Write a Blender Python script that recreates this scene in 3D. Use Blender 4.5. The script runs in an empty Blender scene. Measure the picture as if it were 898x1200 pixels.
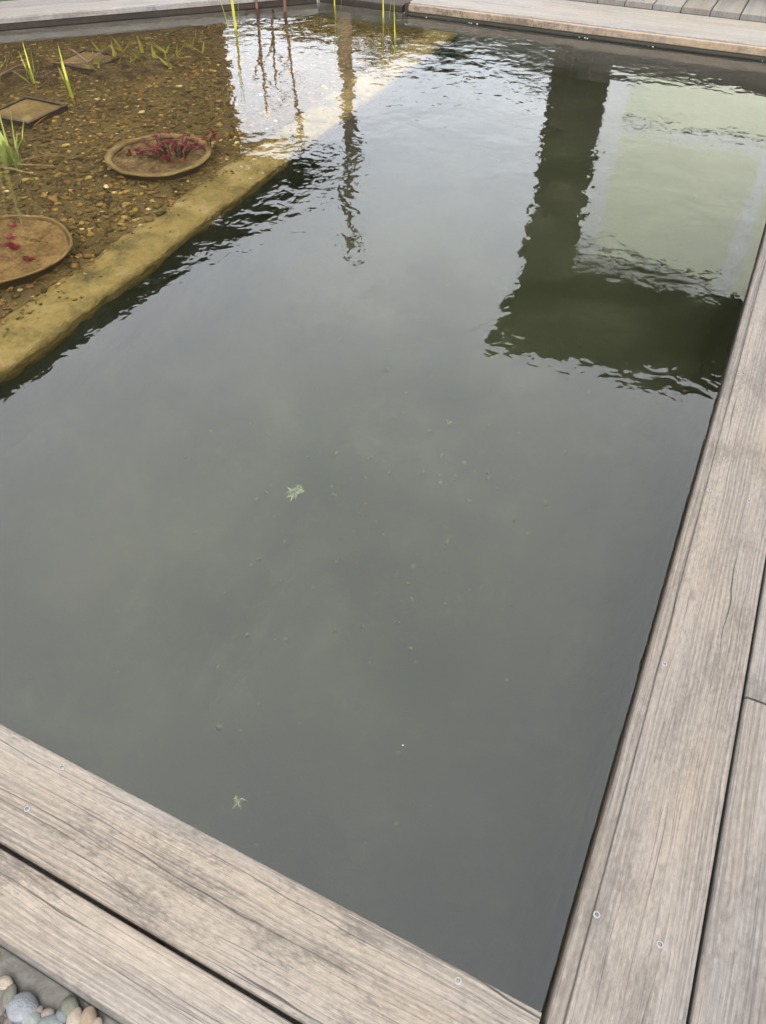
import bpy, bmesh, math, random
import numpy as np
from mathutils import Vector, Matrix, noise as mnoise

# ------------------------------------------------------------------ camera, sky, sun, exposure
scene = bpy.context.scene
COL = scene.collection
R = math.radians

cam_data = bpy.data.cameras.new('camera')
cam = bpy.data.objects.new('camera', cam_data)
COL.objects.link(cam)
scene.camera = cam
cam_data.sensor_fit = 'VERTICAL'
cam_data.sensor_height = 24.0
cam_data.lens = 24.0 * 880 / 1200
cam_data.clip_start = 0.05
cam_data.clip_end = 2000
cam.location = (0, 0, 1.58)
cam.rotation_euler = (R(90 - 46.49), 0, R(25.73))

SUN_EL, SUN_AZ = R(52), R(150)          # high sun behind cloud, from behind the viewer's right shoulder
EXPOSURE = 1.85
world = bpy.data.worlds.new('World')
scene.world = world
world.use_nodes = True

scene.view_settings.view_transform = 'Standard'
scene.view_settings.look = 'None'
scene.view_settings.exposure = EXPOSURE
scene.view_settings.gamma = 1.0
scene.view_settings.use_curve_mapping = False
scene.cycles.use_denoising = True
scene.cycles.max_bounces = 14
scene.cycles.transmission_bounces = 10
scene.cycles.transparent_max_bounces = 12
scene.cycles.blur_glossy = 0.2
scene.cycles.sample_clamp_indirect = 12


class NT:
    """small helper to write node trees"""
    def __init__(self, tree):
        self.t = tree
        tree.nodes.clear()

    def n(self, kind, **kw):
        nd = self.t.nodes.new(kind)
        for k, v in kw.items():
            if k.startswith('i_'):
                nd.inputs[k[2:]].default_value = v
            else:
                setattr(nd, k, v)
        return nd

    def l(self, a, b):
        self.t.links.new(a, b)

    def val(self, sock, v):
        if hasattr(v, 'is_output'):
            self.l(v, sock)
        else:
            sock.default_value = v

    def math(self, op, a, b=None, c=None, clamp=False):
        nd = self.n('ShaderNodeMath', operation=op, use_clamp=clamp)
        self.val(nd.inputs[0], a)
        if b is not None:
            self.val(nd.inputs[1], b)
        if c is not None:
            self.val(nd.inputs[2], c)
        return nd.outputs[0]

    def mix(self, f, a, b, mode='MIX'):
        nd = self.n('ShaderNodeMix', data_type='RGBA', blend_type=mode)
        self.val(nd.inputs[0], f)
        self.val(nd.inputs[6], a)
        self.val(nd.inputs[7], b)
        return nd.outputs[2]

    def ramp(self, f, stops, interp='LINEAR'):
        nd = self.n('ShaderNodeValToRGB')
        cr = nd.color_ramp
        cr.interpolation = interp
        while len(cr.elements) < len(stops):
            cr.elements.new(0.5)
        for e, (p, c) in zip(cr.elements, stops):
            e.position = p
            e.color = (c, c, c, 1) if not hasattr(c, '__len__') else (*c[:3], 1)
        self.l(f, nd.inputs[0])
        return nd.outputs[0]

    def noise(self, vec, scale, detail=4, rough=0.55, dist=0.0, dim='3D'):
        nd = self.n('ShaderNodeTexNoise', noise_dimensions=dim)
        nd.inputs['Scale'].default_value = scale
        nd.inputs['Detail'].default_value = detail
        nd.inputs['Roughness'].default_value = rough
        nd.inputs['Distortion'].default_value = dist
        self.l(vec, nd.inputs['Vector'])
        return nd.outputs[0]

    def mapping(self, vec, scale=(1, 1, 1), loc=(0, 0, 0), rot=(0, 0, 0)):
        nd = self.n('ShaderNodeMapping')
        self.l(vec, nd.inputs[0])
        nd.inputs['Scale'].default_value = scale
        nd.inputs['Rotation'].default_value = rot
        self.val(nd.inputs['Location'], loc)
        return nd.outputs[0]

    def bump(self, h, dist=1.0, strength=1.0, normal=None):
        nd = self.n('ShaderNodeBump')
        nd.inputs['Strength'].default_value = strength
        nd.inputs['Distance'].default_value = dist
        self.l(h, nd.inputs['Height'])
        if normal is not None:
            self.l(normal, nd.inputs['Normal'])
        return nd.outputs[0]


# overcast sky: thin Nishita blue behind a broken cloud deck that covers all of it
w = NT(world.node_tree)
sky = w.n('ShaderNodeTexSky', sky_type='NISHITA', sun_disc=False)
sky.sun_elevation = SUN_EL
sky.sun_rotation = SUN_AZ
tc = w.n('ShaderNodeTexCoord')
sep = w.n('ShaderNodeSeparateXYZ')
w.l(tc.outputs['Generated'], sep.inputs[0])
den = w.math('ADD', w.math('MAXIMUM', sep.outputs[2], 0.0), 0.22)
comb = w.n('ShaderNodeCombineXYZ')
w.l(w.math('DIVIDE', sep.outputs[0], den), comb.inputs[0])
w.l(w.math('DIVIDE', sep.outputs[1], den), comb.inputs[1])
cl = w.noise(comb.outputs[0], 1.1, 6, 0.5, 0.4)
cl2 = w.noise(comb.outputs[0], 3.2, 4, 0.5, 0.2)
cover = w.ramp(cl, [(0.38, 0.84), (0.62, 0.98)])
shade = w.ramp(w.math('ADD', w.math('MULTIPLY', cl, 0.7), w.math('MULTIPLY', cl2, 0.3)),
               [(0.34, (0.92, 0.97, 1.06)), (0.50, (1.0, 1.03, 1.09)), (0.66, (1.12, 1.13, 1.15))])
skyc = w.n('ShaderNodeVectorMath', operation='SCALE')
w.l(sky.outputs[0], skyc.inputs[0])
skyc.inputs['Scale'].default_value = 0.12
bg = w.n('ShaderNodeBackground')
bg.inputs['Strength'].default_value = 1.0
# an overcast sky is brighter overhead than at the horizon
lift = w.math('MULTIPLY_ADD', w.math('MAXIMUM', sep.outputs[2], 0.0), 1.1, 0.76)
liftv = w.n('ShaderNodeVectorMath', operation='SCALE')
w.l(shade, liftv.inputs[0])
w.l(lift, liftv.inputs['Scale'])
w.l(w.mix(cover, skyc.outputs[0], liftv.outputs[0]), bg.inputs[0])
wo = w.n('ShaderNodeOutputWorld')
w.l(bg.outputs[0], wo.inputs[0])

sun_d = bpy.data.lights.new('sun', 'SUN')
sun_d.energy = 0.9
sun_d.angle = R(25)
sun_d.color = (1.0, 0.95, 0.88)
sun = bpy.data.objects.new('sun', sun_d)
COL.objects.link(sun)
sun.rotation_euler = (R(90) - SUN_EL, 0, R(180) - SUN_AZ)


# ------------------------------------------------------------------ object helpers
def link(o, parent=None):
    COL.objects.link(o)
    if parent is not None:
        o.parent = parent
    return o


def tag(o, label=None, category=None, group=None, kind=None):
    for k, v in (('label', label), ('category', category), ('group', group), ('kind', kind)):
        if v:
            o[k] = v
    return o


def empty(name, loc=(0, 0, 0), rz=0.0, label=None, category=None, group=None):
    o = bpy.data.objects.new(name, None)
    o.empty_display_size = 0.1
    o.location = loc
    o.rotation_euler = (0, 0, rz)
    link(o)
    return tag(o, label, category, group)


def mesh_obj(name, verts, faces, mat, parent=None, smooth=False, loc=None):
    me = bpy.data.meshes.new(name)
    me.from_pydata([tuple(v) for v in verts], [], faces)
    me.update()
    if smooth:
        me.polygons.foreach_set('use_smooth', [True] * len(me.polygons))
    me.materials.append(mat)
    o = bpy.data.objects.new(name, me)
    if loc is not None:
        o.location = loc
    return link(o, parent)


def bm_obj(name, bm, mat, parent=None, smooth=False, loc=None):
    bmesh.ops.recalc_face_normals(bm, faces=bm.faces)
    me = bpy.data.meshes.new(name)
    bm.to_mesh(me)
    bm.free()
    if smooth:
        me.polygons.foreach_set('use_smooth', [True] * len(me.polygons))
    me.materials.append(mat)
    o = bpy.data.objects.new(name, me)
    if loc is not None:
        o.location = loc
    return link(o, parent)


def box_bm(x0, x1, y0, y1, z0, z1, bevel=0.0, bm=None):
    bm = bm or bmesh.new()
    r = bmesh.ops.create_cube(bm, size=1.0)
    for v in r['verts']:
        v.co = Vector((x0 + (v.co.x + .5) * (x1 - x0), y0 + (v.co.y + .5) * (y1 - y0), z0 + (v.co.z + .5) * (z1 - z0)))
    if bevel:
        es = list({e for v in r['verts'] for e in v.link_edges})
        bmesh.ops.bevel(bm, geom=es, offset=bevel, segments=2, affect='EDGES', profile=0.6)
    return bm


def box(name, x0, x1, y0, y1, z0, z1, mat, parent=None, bevel=0.0):
    return bm_obj(name, box_bm(x0, x1, y0, y1, z0, z1, bevel), mat, parent)


def prism(name, poly, z0, z1, mat, parent=None):
    n = len(poly)
    vs = [(x, y, z0) for x, y in poly] + [(x, y, z1) for x, y in poly]
    fs = [tuple(reversed(range(n))), tuple(range(n, 2 * n))]
    fs += [(i, (i + 1) % n, n + (i + 1) % n, n + i) for i in range(n)]
    return mesh_obj(name, vs, fs, mat, parent)


def lathe(name, prof, mat, parent=None, seg=48, loc=None, wob=0.0, seed=0, cap=False):
    vs, fs = [], []
    for r, z in prof:
        for k in range(seg):
            a = 2 * math.pi * k / seg
            q = 1 + wob * mnoise.noise(Vector((math.cos(a) * 1.3, math.sin(a) * 1.3, seed)))
            zz = z + wob * .35 * mnoise.noise(Vector((math.cos(a) * 2, math.sin(a) * 2, seed + 5)))
            vs.append((r * q * math.cos(a), r * q * math.sin(a), zz))
    for i in range(len(prof) - 1):
        for k in range(seg):
            k2 = (k + 1) % seg
            fs.append((i * seg + k, i * seg + k2, (i + 1) * seg + k2, (i + 1) * seg + k))
    if cap:
        fs.append(tuple(range((len(prof) - 1) * seg, len(prof) * seg)))
    return mesh_obj(name, vs, fs, mat, parent, True, loc)


# ------------------------------------------------------------------ materials
def material(name):
    m = bpy.data.materials.new(name)
    m.use_nodes = True
    t = NT(m.node_tree)
    out = t.n('ShaderNodeOutputMaterial')
    return m, t, out


def principled(t, out, col, rough=0.7, normal=None, spec=0.4):
    b = t.n('ShaderNodeBsdfPrincipled')
    t.val(b.inputs['Base Color'], col if hasattr(col, 'is_output') else (*col, 1))
    t.val(b.inputs['Roughness'], rough)
    b.inputs['Specular IOR Level'].default_value = spec
    if normal is not None:
        t.l(normal, b.inputs['Normal'])
    t.l(b.outputs[0], out.inputs[0])
    return b


def mottled(name, stops, scale=6, detail=6, rough=0.8, bump=0.004, fine=60, spec=0.3, fine_amt=0.35):
    """stone, soil, render: two scales of noise through a colour ramp, with relief"""
    m, t, out = material(name)
    tc = t.n('ShaderNodeTexCoord')
    a = t.noise(tc.outputs['Object'], scale, detail, 0.6, 0.3)
    b = t.noise(tc.outputs['Object'], fine, 3, 0.6)
    f = t.math('ADD', t.math('MULTIPLY', a, 1 - fine_amt), t.math('MULTIPLY', b, fine_amt))
    col = t.ramp(f, stops)
    principled(t, out, col, rough, t.bump(b, bump), spec)
    return m


def wood(name, pale, dark, stain, stain_amt=0.5, crack=1.0, tint=(1, 1, 1)):
    """weathered board: length along local X, width along local Y"""
    m, t, out = material(name)
    tc = t.n('ShaderNodeTexCoord')
    oi = t.n('ShaderNodeObjectInfo')
    rnd = t.math('MULTIPLY', oi.outputs['Random'], 37.0)
    cb = t.n('ShaderNodeCombineXYZ')
    t.l(rnd, cb.inputs[0]); t.l(rnd, cb.inputs[1]); t.l(rnd, cb.inputs[2])
    v = tc.outputs['Object']
    # a slow wander of the grain lines across the board
    wv = t.noise(t.mapping(v, (1.5, 5.0, 1), cb.outputs[0]), 1.0, 2, 0.5)
    sp = t.n('ShaderNodeSeparateXYZ'); t.l(v, sp.inputs[0])
    yy = t.math('ADD', sp.outputs[1], t.math('MULTIPLY', t.math('SUBTRACT', wv, 0.5), 0.022))
    gv = t.n('ShaderNodeCombineXYZ')
    t.l(t.math('ADD', sp.outputs[0], rnd), gv.inputs[0]); t.l(yy, gv.inputs[1]); t.l(t.math('ADD', sp.outputs[2], rnd), gv.inputs[2])
    g = gv.outputs[0]
    fine = t.noise(t.mapping(g, (9, 420, 60)), 1.0, 4, 0.7)
    med = t.noise(t.mapping(g, (1.0, 85, 30)), 1.0, 6, 0.65)
    broad = t.noise(t.mapping(g, (0.8, 16, 8)), 1.0, 3, 0.5)
    # growth-ring bands
    ring = t.math('SINE', t.math('MULTIPLY', t.math('ADD', yy, t.math('MULTIPLY', broad, 0.05)), 620.0))
    ringm = t.math('MULTIPLY', t.math('ADD', t.math('MULTIPLY', ring, 0.5), 0.5), t.ramp(broad, [(0.48, 0.0), (0.58, 1.0)]))
    # drying checks: thin long lines of even width that wander with the grain and come and go along the board
    def checks(k, width, wander, gate_lo, gate_hi, seed):
        wn = t.noise(t.mapping(g, (2.2, 3.0, 1), (seed, seed * 2, 0)), 1.0, 3, 0.55)
        fy = t.math('MULTIPLY', t.math('ADD', yy, t.math('MULTIPLY', wn, wander)), k)
        cell = t.math('FLOOR', fy)
        jit = t.n('ShaderNodeTexWhiteNoise', noise_dimensions='1D')
        t.l(t.math('ADD', cell, t.math('ADD', rnd, seed)), jit.inputs['W'])
        centre = t.math('MULTIPLY_ADD', jit.outputs[0], 0.6, 0.2)
        dist = t.math('DIVIDE', t.math('ABSOLUTE', t.math('SUBTRACT', t.math('FRACT', fy), centre)), k)
        gv2 = t.n('ShaderNodeCombineXYZ')
        t.l(t.math('MULTIPLY', t.math('ADD', sp.outputs[0], rnd), 2.1), gv2.inputs[0])
        t.l(t.math('MULTIPLY', cell, 3.7), gv2.inputs[1])
        gv2.inputs[2].default_value = seed
        gt = t.ramp(t.noise(gv2.outputs[0], 1.0, 2, 0.5), [(gate_lo, 0.0), (gate_hi, 1.0)])
        wd_ = t.math('MULTIPLY', gt, width)
        return t.math('MULTIPLY', t.math('LESS_THAN', dist, wd_), t.ramp(gt, [(0.0, 0.35), (1.0, 1.0)]))
    c1 = checks(20.0, 0.0016, 0.05, 0.53, 0.66, 3.0)
    c2 = checks(125.0, 0.0010, 0.03, 0.48, 0.66, 11.0)
    c3 = checks(52.0, 0.0010, 0.04, 0.50, 0.66, 23.0)
    cracks = t.math('MULTIPLY', t.math('MAXIMUM', c1, t.math('MAXIMUM', t.math('MULTIPLY', c2, 0.32), t.math('MULTIPLY', c3, 0.72))), crack, clamp=True)
    # weather stains
    st = t.noise(t.mapping(v, (3.2, 8.5, 4), cb.outputs[0]), 1.0, 7, 0.68, 0.4)
    speck = t.noise(t.mapping(v, (60, 150, 40), cb.outputs[0]), 1.0, 4, 0.7)
    stb = t.math('ADD', st, t.math('ADD', t.math('MULTIPLY', t.math('SUBTRACT', med, 0.5), 0.35), t.math('MULTIPLY', t.math('SUBTRACT', speck, 0.5), 0.45)))
    stm = t.math('MULTIPLY', t.ramp(stb, [(0.50, 0.0), (0.64, 1.0)]), stain_amt)
    hue = t.noise(t.mapping(v, (1.2, 5, 4), cb.outputs[0]), 1.0, 3)
    # small dark spots and knots
    kn = t.n('ShaderNodeTexVoronoi', feature='F1')
    kn.inputs['Scale'].default_value = 1.0
    t.l(t.mapping(v, (2.3, 5.5, 1.0), cb.outputs[0]), kn.inputs['Vector'])
    knm = t.ramp(kn.outputs['Distance'], [(0.025, 0.75), (0.07, 0.0)])
    c = t.mix(t.ramp(med, [(0.30, 0.38), (0.60, 1.0)]), (*dark, 1), (*pale, 1))
    c = t.mix(t.math('MULTIPLY', t.ramp(hue, [(0.35, 0.0), (0.62, 1.0)]), 0.75), c, (pale[0] * 1.06, pale[1] * .96, pale[2] * .80, 1))
    c = t.mix(t.math('MULTIPLY', ringm, 0.55), c, (dark[0] * .8, dark[1] * .8, dark[2] * .8, 1))
    c = t.mix(stm, c, (*stain, 1))
    fm = t.ramp(fine, [(0.32, 0.80), (0.68, 1.12)])
    blot = t.noise(t.mapping(v, (45, 130, 20), cb.outputs[0]), 1.0, 5, 0.75)
    c = t.mix(1.0, c, t.ramp(blot, [(0.32, 0.78), (0.66, 1.14)]), 'MULTIPLY')
    c = t.mix(1.0, c, fm, 'MULTIPLY')
    c = t.mix(knm, c, (stain[0] * .6, stain[1] * .55, stain[2] * .5, 1))
    c = t.mix(t.math('MULTIPLY', cracks, 0.88), c, (0.018, 0.015, 0.013, 1))
    rv = t.math('MULTIPLY_ADD', oi.outputs['Random'], 0.24, 0.85)
    rc = t.n('ShaderNodeCombineColor')
    for k in range(3):
        t.l(t.math('MULTIPLY', rv, tint[k]), rc.inputs[k])
    c = t.mix(1.0, c, rc.outputs[0], 'MULTIPLY')
    h = t.math('ADD', t.math('MULTIPLY', fine, 0.0008), t.math('MULTIPLY', med, 0.0016))
    h = t.math('SUBTRACT', h, t.math('MULTIPLY', ringm, 0.0004))
    h = t.math('SUBTRACT', h, t.math('MULTIPLY', cracks, 0.0016))
    principled(t, out, c, 0.78, t.bump(h, 1.0), 0.25)
    return m


M = {}
M['wood_right'] = wood('weathered_wood_right', (0.111, 0.098, 0.087), (0.066, 0.056, 0.048), (0.046, 0.038, 0.031), 0.55, 1.0)
M['wood_near'] = wood('weathered_wood_near', (0.140, 0.123, 0.106), (0.092, 0.078, 0.067), (0.050, 0.041, 0.033), 0.70, 1.0)
M['wood_far'] = wood('weathered_wood_far', (0.160, 0.150, 0.143), (0.120, 0.108, 0.100), (0.085, 0.07, 0.06), 0.3, 0.5)
M['wood_fascia'] = wood('wet_edge_wood', (0.21, 0.165, 0.125), (0.13, 0.09, 0.065), (0.06, 0.042, 0.03), 0.75, 0.6)
M['dark_wood'] = wood('dark_stained_wood', (0.030, 0.022, 0.016), (0.016, 0.012, 0.009), (0.012, 0.009, 0.007), 0.4, 0.6)
M['post_wood'] = wood('grey_brown_post_wood', (0.24, 0.20, 0.15), (0.13, 0.10, 0.07), (0.08, 0.075, 0.055), 0.5, 1.0)
M['wet_wood'] = wood('wet_reddish_wood', (0.10, 0.066, 0.050), (0.055, 0.035, 0.027), (0.04, 0.028, 0.02), 0.5, 0.6)
M['metal'] = mottled('screw_steel', [(0.3, (0.085, 0.082, 0.076)), (0.7, (0.14, 0.136, 0.13))], 80, 3, 0.45, 0.0003, 300)
M['slot'] = mottled('screw_recess', [(0.3, (0.02, 0.018, 0.016)), (0.7, (0.05, 0.04, 0.035))], 80, 3, 0.8, 0.0003, 300)
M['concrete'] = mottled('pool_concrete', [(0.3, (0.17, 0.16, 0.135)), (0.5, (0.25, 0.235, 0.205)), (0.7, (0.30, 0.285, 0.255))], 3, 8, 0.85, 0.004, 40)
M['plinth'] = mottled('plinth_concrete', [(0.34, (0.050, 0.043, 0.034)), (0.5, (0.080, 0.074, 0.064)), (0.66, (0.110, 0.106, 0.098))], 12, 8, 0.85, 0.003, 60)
M['liner'] = mottled('pond_liner', [(0.32, (0.028, 0.032, 0.014)), (0.5, (0.045, 0.049, 0.024)), (0.68, (0.078, 0.082, 0.048))], 2.6, 9, 0.75, 0.01, 18, 0.3, 0.35)
M['side_liner'] = mottled('side_liner', [(0.3, (0.020, 0.018, 0.013)), (0.6, (0.034, 0.031, 0.022)), (0.8, (0.05, 0.046, 0.034))], 3, 6, 0.7, 0.004, 30)
M['curb'] = mottled('algae_curb', [(0.34, (0.065, 0.050, 0.016)), (0.44, (0.125, 0.092, 0.028)), (0.52, (0.185, 0.128, 0.036)), (0.60, (0.21, 0.155, 0.060)), (0.68, (0.26, 0.20, 0.095))], 6.5, 9, 0.85, 0.012, 34, 0.3, 0.3)
M['silt'] = mottled('pond_silt', [(0.3, (0.038, 0.025, 0.008)), (0.5, (0.082, 0.054, 0.016)), (0.7, (0.14, 0.095, 0.031))], 3.2, 8, 0.9, 0.008, 70)
M['clay'] = mottled('silted_clay', [(0.32, (0.070, 0.045, 0.015)), (0.5, (0.155, 0.100, 0.034)), (0.66, (0.235, 0.160, 0.062))], 7, 6, 0.85, 0.003, 60)
M['soil'] = mottled('pot_soil', [(0.34, (0.024, 0.014, 0.006)), (0.46, (0.095, 0.058, 0.022)), (0.60, (0.19, 0.125, 0.052))], 15, 8, 0.95, 0.02, 50)
M['bowl_soil'] = mottled('silted_soil', [(0.34, (0.050, 0.028, 0.009)), (0.46, (0.125, 0.072, 0.022)), (0.60, (0.215, 0.130, 0.044))], 13, 9, 0.95, 0.02, 60)
M['dark_soil'] = mottled('dark_soil', [(0.36, (0.020, 0.012, 0.005)), (0.48, (0.065, 0.041, 0.014)), (0.62, (0.15, 0.098, 0.034))], 15, 8, 0.95, 0.02, 50)
M['tray'] = mottled('tray_plastic', [(0.3, (0.045, 0.032, 0.016)), (0.7, (0.11, 0.080, 0.045))], 8, 6, 0.7, 0.002, 60)
M['lawn'] = mottled('lawn', [(0.3, (0.02, 0.035, 0.010)), (0.7, (0.055, 0.08, 0.025))], 4, 8, 0.9, 0.01, 80)
M['bed'] = mottled('pebble_bed_soil', [(0.3, (0.02, 0.016, 0.012)), (0.7, (0.06, 0.05, 0.04))], 20, 6, 0.9, 0.006, 90)
M['wall_pale'] = mottled('pale_render', [(0.3, (0.60, 0.58, 0.46)), (0.7, (0.68, 0.66, 0.54))], 2, 5, 0.8, 0.002, 40)
M['wall_tan'] = mottled('tan_panel', [(0.3, (0.56, 0.52, 0.40)), (0.7, (0.63, 0.59, 0.46))], 2, 5, 0.7, 0.002, 40)
M['frame'] = mottled('white_paint', [(0.3, (0.74, 0.76, 0.76)), (0.7, (0.82, 0.83, 0.83))], 3, 4, 0.5, 0.001, 40)
M['roof'] = mottled('roof_shingle', [(0.3, (0.02, 0.018, 0.016)), (0.7, (0.05, 0.045, 0.04))], 8, 5, 0.8, 0.004, 40)
M['stone_wall'] = mottled('grey_plinth_stone', [(0.3, (0.10, 0.09, 0.08)), (0.7, (0.16, 0.15, 0.13))], 5, 5, 0.9, 0.004, 40)


def leafy(name, a, b, rough=0.5, trans=0.25):
    m, t, out = material(name)
    tc = t.n('ShaderNodeTexCoord')
    oi = t.n('ShaderNodeObjectInfo')
    nz = t.noise(tc.outputs['Object'], 9, 3)
    f = t.math('ADD', t.math('MULTIPLY', t.ramp(nz, [(0.3, 0.0), (0.7, 1.0)]), 0.6), t.math('MULTIPLY', oi.outputs['Random'], 0.4))
    col = t.mix(f, (*a, 1), (*b, 1))
    p = principled(t, out, col, rough, None, 0.3)
    tr = t.n('ShaderNodeBsdfTranslucent')
    t.l(col, tr.inputs[0])
    mx = t.n('ShaderNodeMixShader')
    mx.inputs[0].default_value = trans
    t.l(p.outputs[0], mx.inputs[1]); t.l(tr.outputs[0], mx.inputs[2])
    t.l(mx.outputs[0], out.inputs[0])
    return m


M['iris'] = leafy('iris_leaf', (0.28, 0.28, 0.035), (0.42, 0.40, 0.06))
M['iris_pale'] = leafy('pale_iris_leaf', (0.19, 0.24, 0.05), (0.34, 0.37, 0.10))
M['shoot'] = leafy('young_shoot', (0.30, 0.28, 0.04), (0.46, 0.42, 0.10))
M['dead'] = leafy('dead_leaf', (0.16, 0.10, 0.045), (0.28, 0.19, 0.09), 0.7)
M['pink'] = leafy('pink_dead_leaf', (0.26, 0.14, 0.12), (0.34, 0.22, 0.19), 0.7)
M['red'] = leafy('red_leaf', (0.085, 0.008, 0.012), (0.23, 0.016, 0.026), 0.5)
M['stem'] = leafy('brown_stem', (0.030, 0.016, 0.012), (0.055, 0.03, 0.018), 0.7, 0.0)
M['reed_dead'] = leafy('reddish_reed', (0.10, 0.045, 0.03), (0.17, 0.085, 0.06), 0.7, 0.1)
M['hedge'] = leafy('hedge_leaf', (0.018, 0.030, 0.010), (0.045, 0.065, 0.020), 0.5)
M['algae'] = leafy('algae', (0.10, 0.13, 0.05), (0.22, 0.24, 0.12), 0.8)
M['orange'] = leafy('orange_leaf', (0.30, 0.12, 0.02), (0.38, 0.2, 0.03), 0.6)
M['fluff'] = mottled('pale_fluff', [(0.3, (0.30, 0.30, 0.28)), (0.7, (0.42, 0.42, 0.40))], 40, 3, 0.9, 0.001, 90)

m, t, out = material('tinted_glazing')
p = principled(t, out, (0.52, 0.52, 0.40), 0.6)
gs = t.n('ShaderNodeBsdfGlossy')
gs.inputs['Roughness'].default_value = 0.03
gs.inputs['Color'].default_value = (0.92, 0.92, 0.68, 1)
mx = t.n('ShaderNodeMixShader')
mx.inputs[0].default_value = 0.88
t.l(p.outputs[0], mx.inputs[1]); t.l(gs.outputs[0], mx.inputs[2]); t.l(mx.outputs[0], out.inputs[0])
M['glazing'] = m
m, t, out = material('aluminium_frame')
p = principled(t, out, (0.95, 0.93, 0.85), 0.22)
p.inputs['Metallic'].default_value = 0.9
M['alu'] = m

# far wall: bare concrete near the waterline, overgrown with algae further down along a ragged line
m, t, out = material('overgrown_concrete')
tc = t.n('ShaderNodeTexCoord')
v = tc.outputs['Object']
sp = t.n('ShaderNodeSeparateXYZ'); t.l(v, sp.inputs[0])
na = t.noise(v, 3.0, 7, 0.6, 0.3); nb = t.noise(v, 40, 3)
bare = t.ramp(t.math('ADD', t.math('MULTIPLY', na, .6), t.math('MULTIPLY', nb, .4)), [(0.3, (0.14, 0.135, 0.115)), (0.5, (0.22, 0.21, 0.18)), (0.7, (0.28, 0.265, 0.235))])
alg = t.ramp(na, [(0.3, (0.034, 0.037, 0.016)), (0.52, (0.058, 0.062, 0.028)), (0.72, (0.095, 0.100, 0.052))])
edge = t.math('ADD', t.math('MULTIPLY', sp.outputs[2], -1.0), t.math('MULTIPLY', t.math('SUBTRACT', t.noise(v, 2.2, 5, 0.6), 0.5), 0.9))
principled(t, out, t.mix(t.ramp(edge, [(0.55, 0.0), (0.95, 1.0)]), bare, alg), 0.85, t.bump(nb, 0.004), 0.3)
M['far_wall'] = m

# pebbles: colour by object
m, t, out = material('river_pebble')
tc = t.n('ShaderNodeTexCoord'); oi = t.n('ShaderNodeObjectInfo')
cc = oi.outputs['Color']
pz = t.noise(tc.outputs['Object'], 1.3, 5, 0.6, 0.5)
pf = t.noise(tc.outputs['Object'], 9, 3)
cc = t.mix(1.0, cc, t.ramp(pz, [(0.3, 0.72), (0.7, 1.2)]), 'MULTIPLY')
cc = t.mix(1.0, cc, t.ramp(pf, [(0.3, 0.88), (0.7, 1.1)]), 'MULTIPLY')
principled(t, out, cc, 0.6, t.bump(pf, 0.002), 0.35)
M['pebble'] = m

# pond gravel: colour by stone (stored attribute)
m, t, out = material('pond_gravel')
at = t.n('ShaderNodeAttribute', attribute_name='tone')
cc = t.ramp(at.outputs['Fac'], [(0.0, (0.032, 0.020, 0.006)), (0.25, (0.078, 0.049, 0.012)), (0.5, (0.155, 0.097, 0.022)), (0.66, (0.205, 0.107, 0.030)), (0.80, (0.31, 0.197, 0.040)), (0.92, (0.41, 0.29, 0.085)), (1.0, (0.56, 0.44, 0.20))])
tc = t.n('ShaderNodeTexCoord')
dirt = t.noise(tc.outputs['Object'], 2.0, 6, 0.6, 0.6)
cc = t.mix(t.ramp(dirt, [(0.46, 0.0), (0.70, 0.55)]), cc, (0.070, 0.048, 0.014, 1))
principled(t, out, cc, 0.7, None, 0.3)
M['gravel'] = m

# water: clear surface with small ripples, slightly green body
m, t, out = material('pond_water')
tc = t.n('ShaderNodeTexCoord')
v = tc.outputs['Object']
amp = t.ramp(t.noise(t.mapping(v, (1, 1, 1), (4.2, 1.3, 0)), 0.55, 2, 0.5), [(0.36, 0.45), (0.66, 1.35)])
r1 = t.noise(t.mapping(v, (1, 1, 1)), 4.2, 2, 0.45, 0.3)
r2 = t.noise(t.mapping(v, (1, 1, 1), (7, 3, 0), (0, 0, 0.5)), 12.5, 2, 0.5, 0.35)
r3 = t.noise(t.mapping(v, (1, 1, 1), (2, 9, 0), (0, 0, 1.1)), 1.3, 1, 0.4)
spw = t.n('ShaderNodeSeparateXYZ'); t.l(v, spw.inputs[0])
lee = t.n('ShaderNodeMapRange'); lee.interpolation_type = 'SMOOTHSTEP'
t.l(spw.outputs[1], lee.inputs[0])
lee.inputs[1].default_value = 0.6; lee.inputs[2].default_value = 3.2; lee.inputs[3].default_value = 0.4; lee.inputs[4].default_value = 1.0
amp = t.math('MULTIPLY', amp, lee.outputs[0])
h = t.math('ADD', t.math('MULTIPLY', r1, 0.0044), t.math('MULTIPLY', r2, 0.0017))
h = t.math('ADD', t.math('MULTIPLY', h, amp), t.math('MULTIPLY', r3, 0.0030))
gl = t.n('ShaderNodeBsdfGlass')
gl.inputs['IOR'].default_value = 1.333
gl.inputs['Roughness'].default_value = 0.0
t.l(t.bump(h, 1.0), gl.inputs['Normal'])
t.l(gl.outputs[0], out.inputs['Surface'])
va = t.n('ShaderNodeVolumePrincipled')
va.inputs['Color'].default_value = (0.48, 0.53, 0.50, 1)
va.inputs['Absorption Color'].default_value = (0.72, 0.88, 0.44, 1)
va.inputs['Density'].default_value = 0.45
va.inputs['Anisotropy'].default_value = 0.5
t.l(va.outputs[0], out.inputs['Volume'])
M['water'] = m

# ------------------------------------------------------------------ the setting: ground, pool, water
DECK = 0.08
FARY = 6.285
# pool outline (water edge), counter-clockwise seen from above
POOL = [(0.155, 0.33), (0.155, FARY), (-3.62, FARY), (-6.0, 3.93), (-6.0, 0.33)]
HOLE = [(0.95, -0.10), (0.95, 7.2), (-4.1, 7.2), (-6.6, 4.6), (-6.6, -0.10)]


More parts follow.
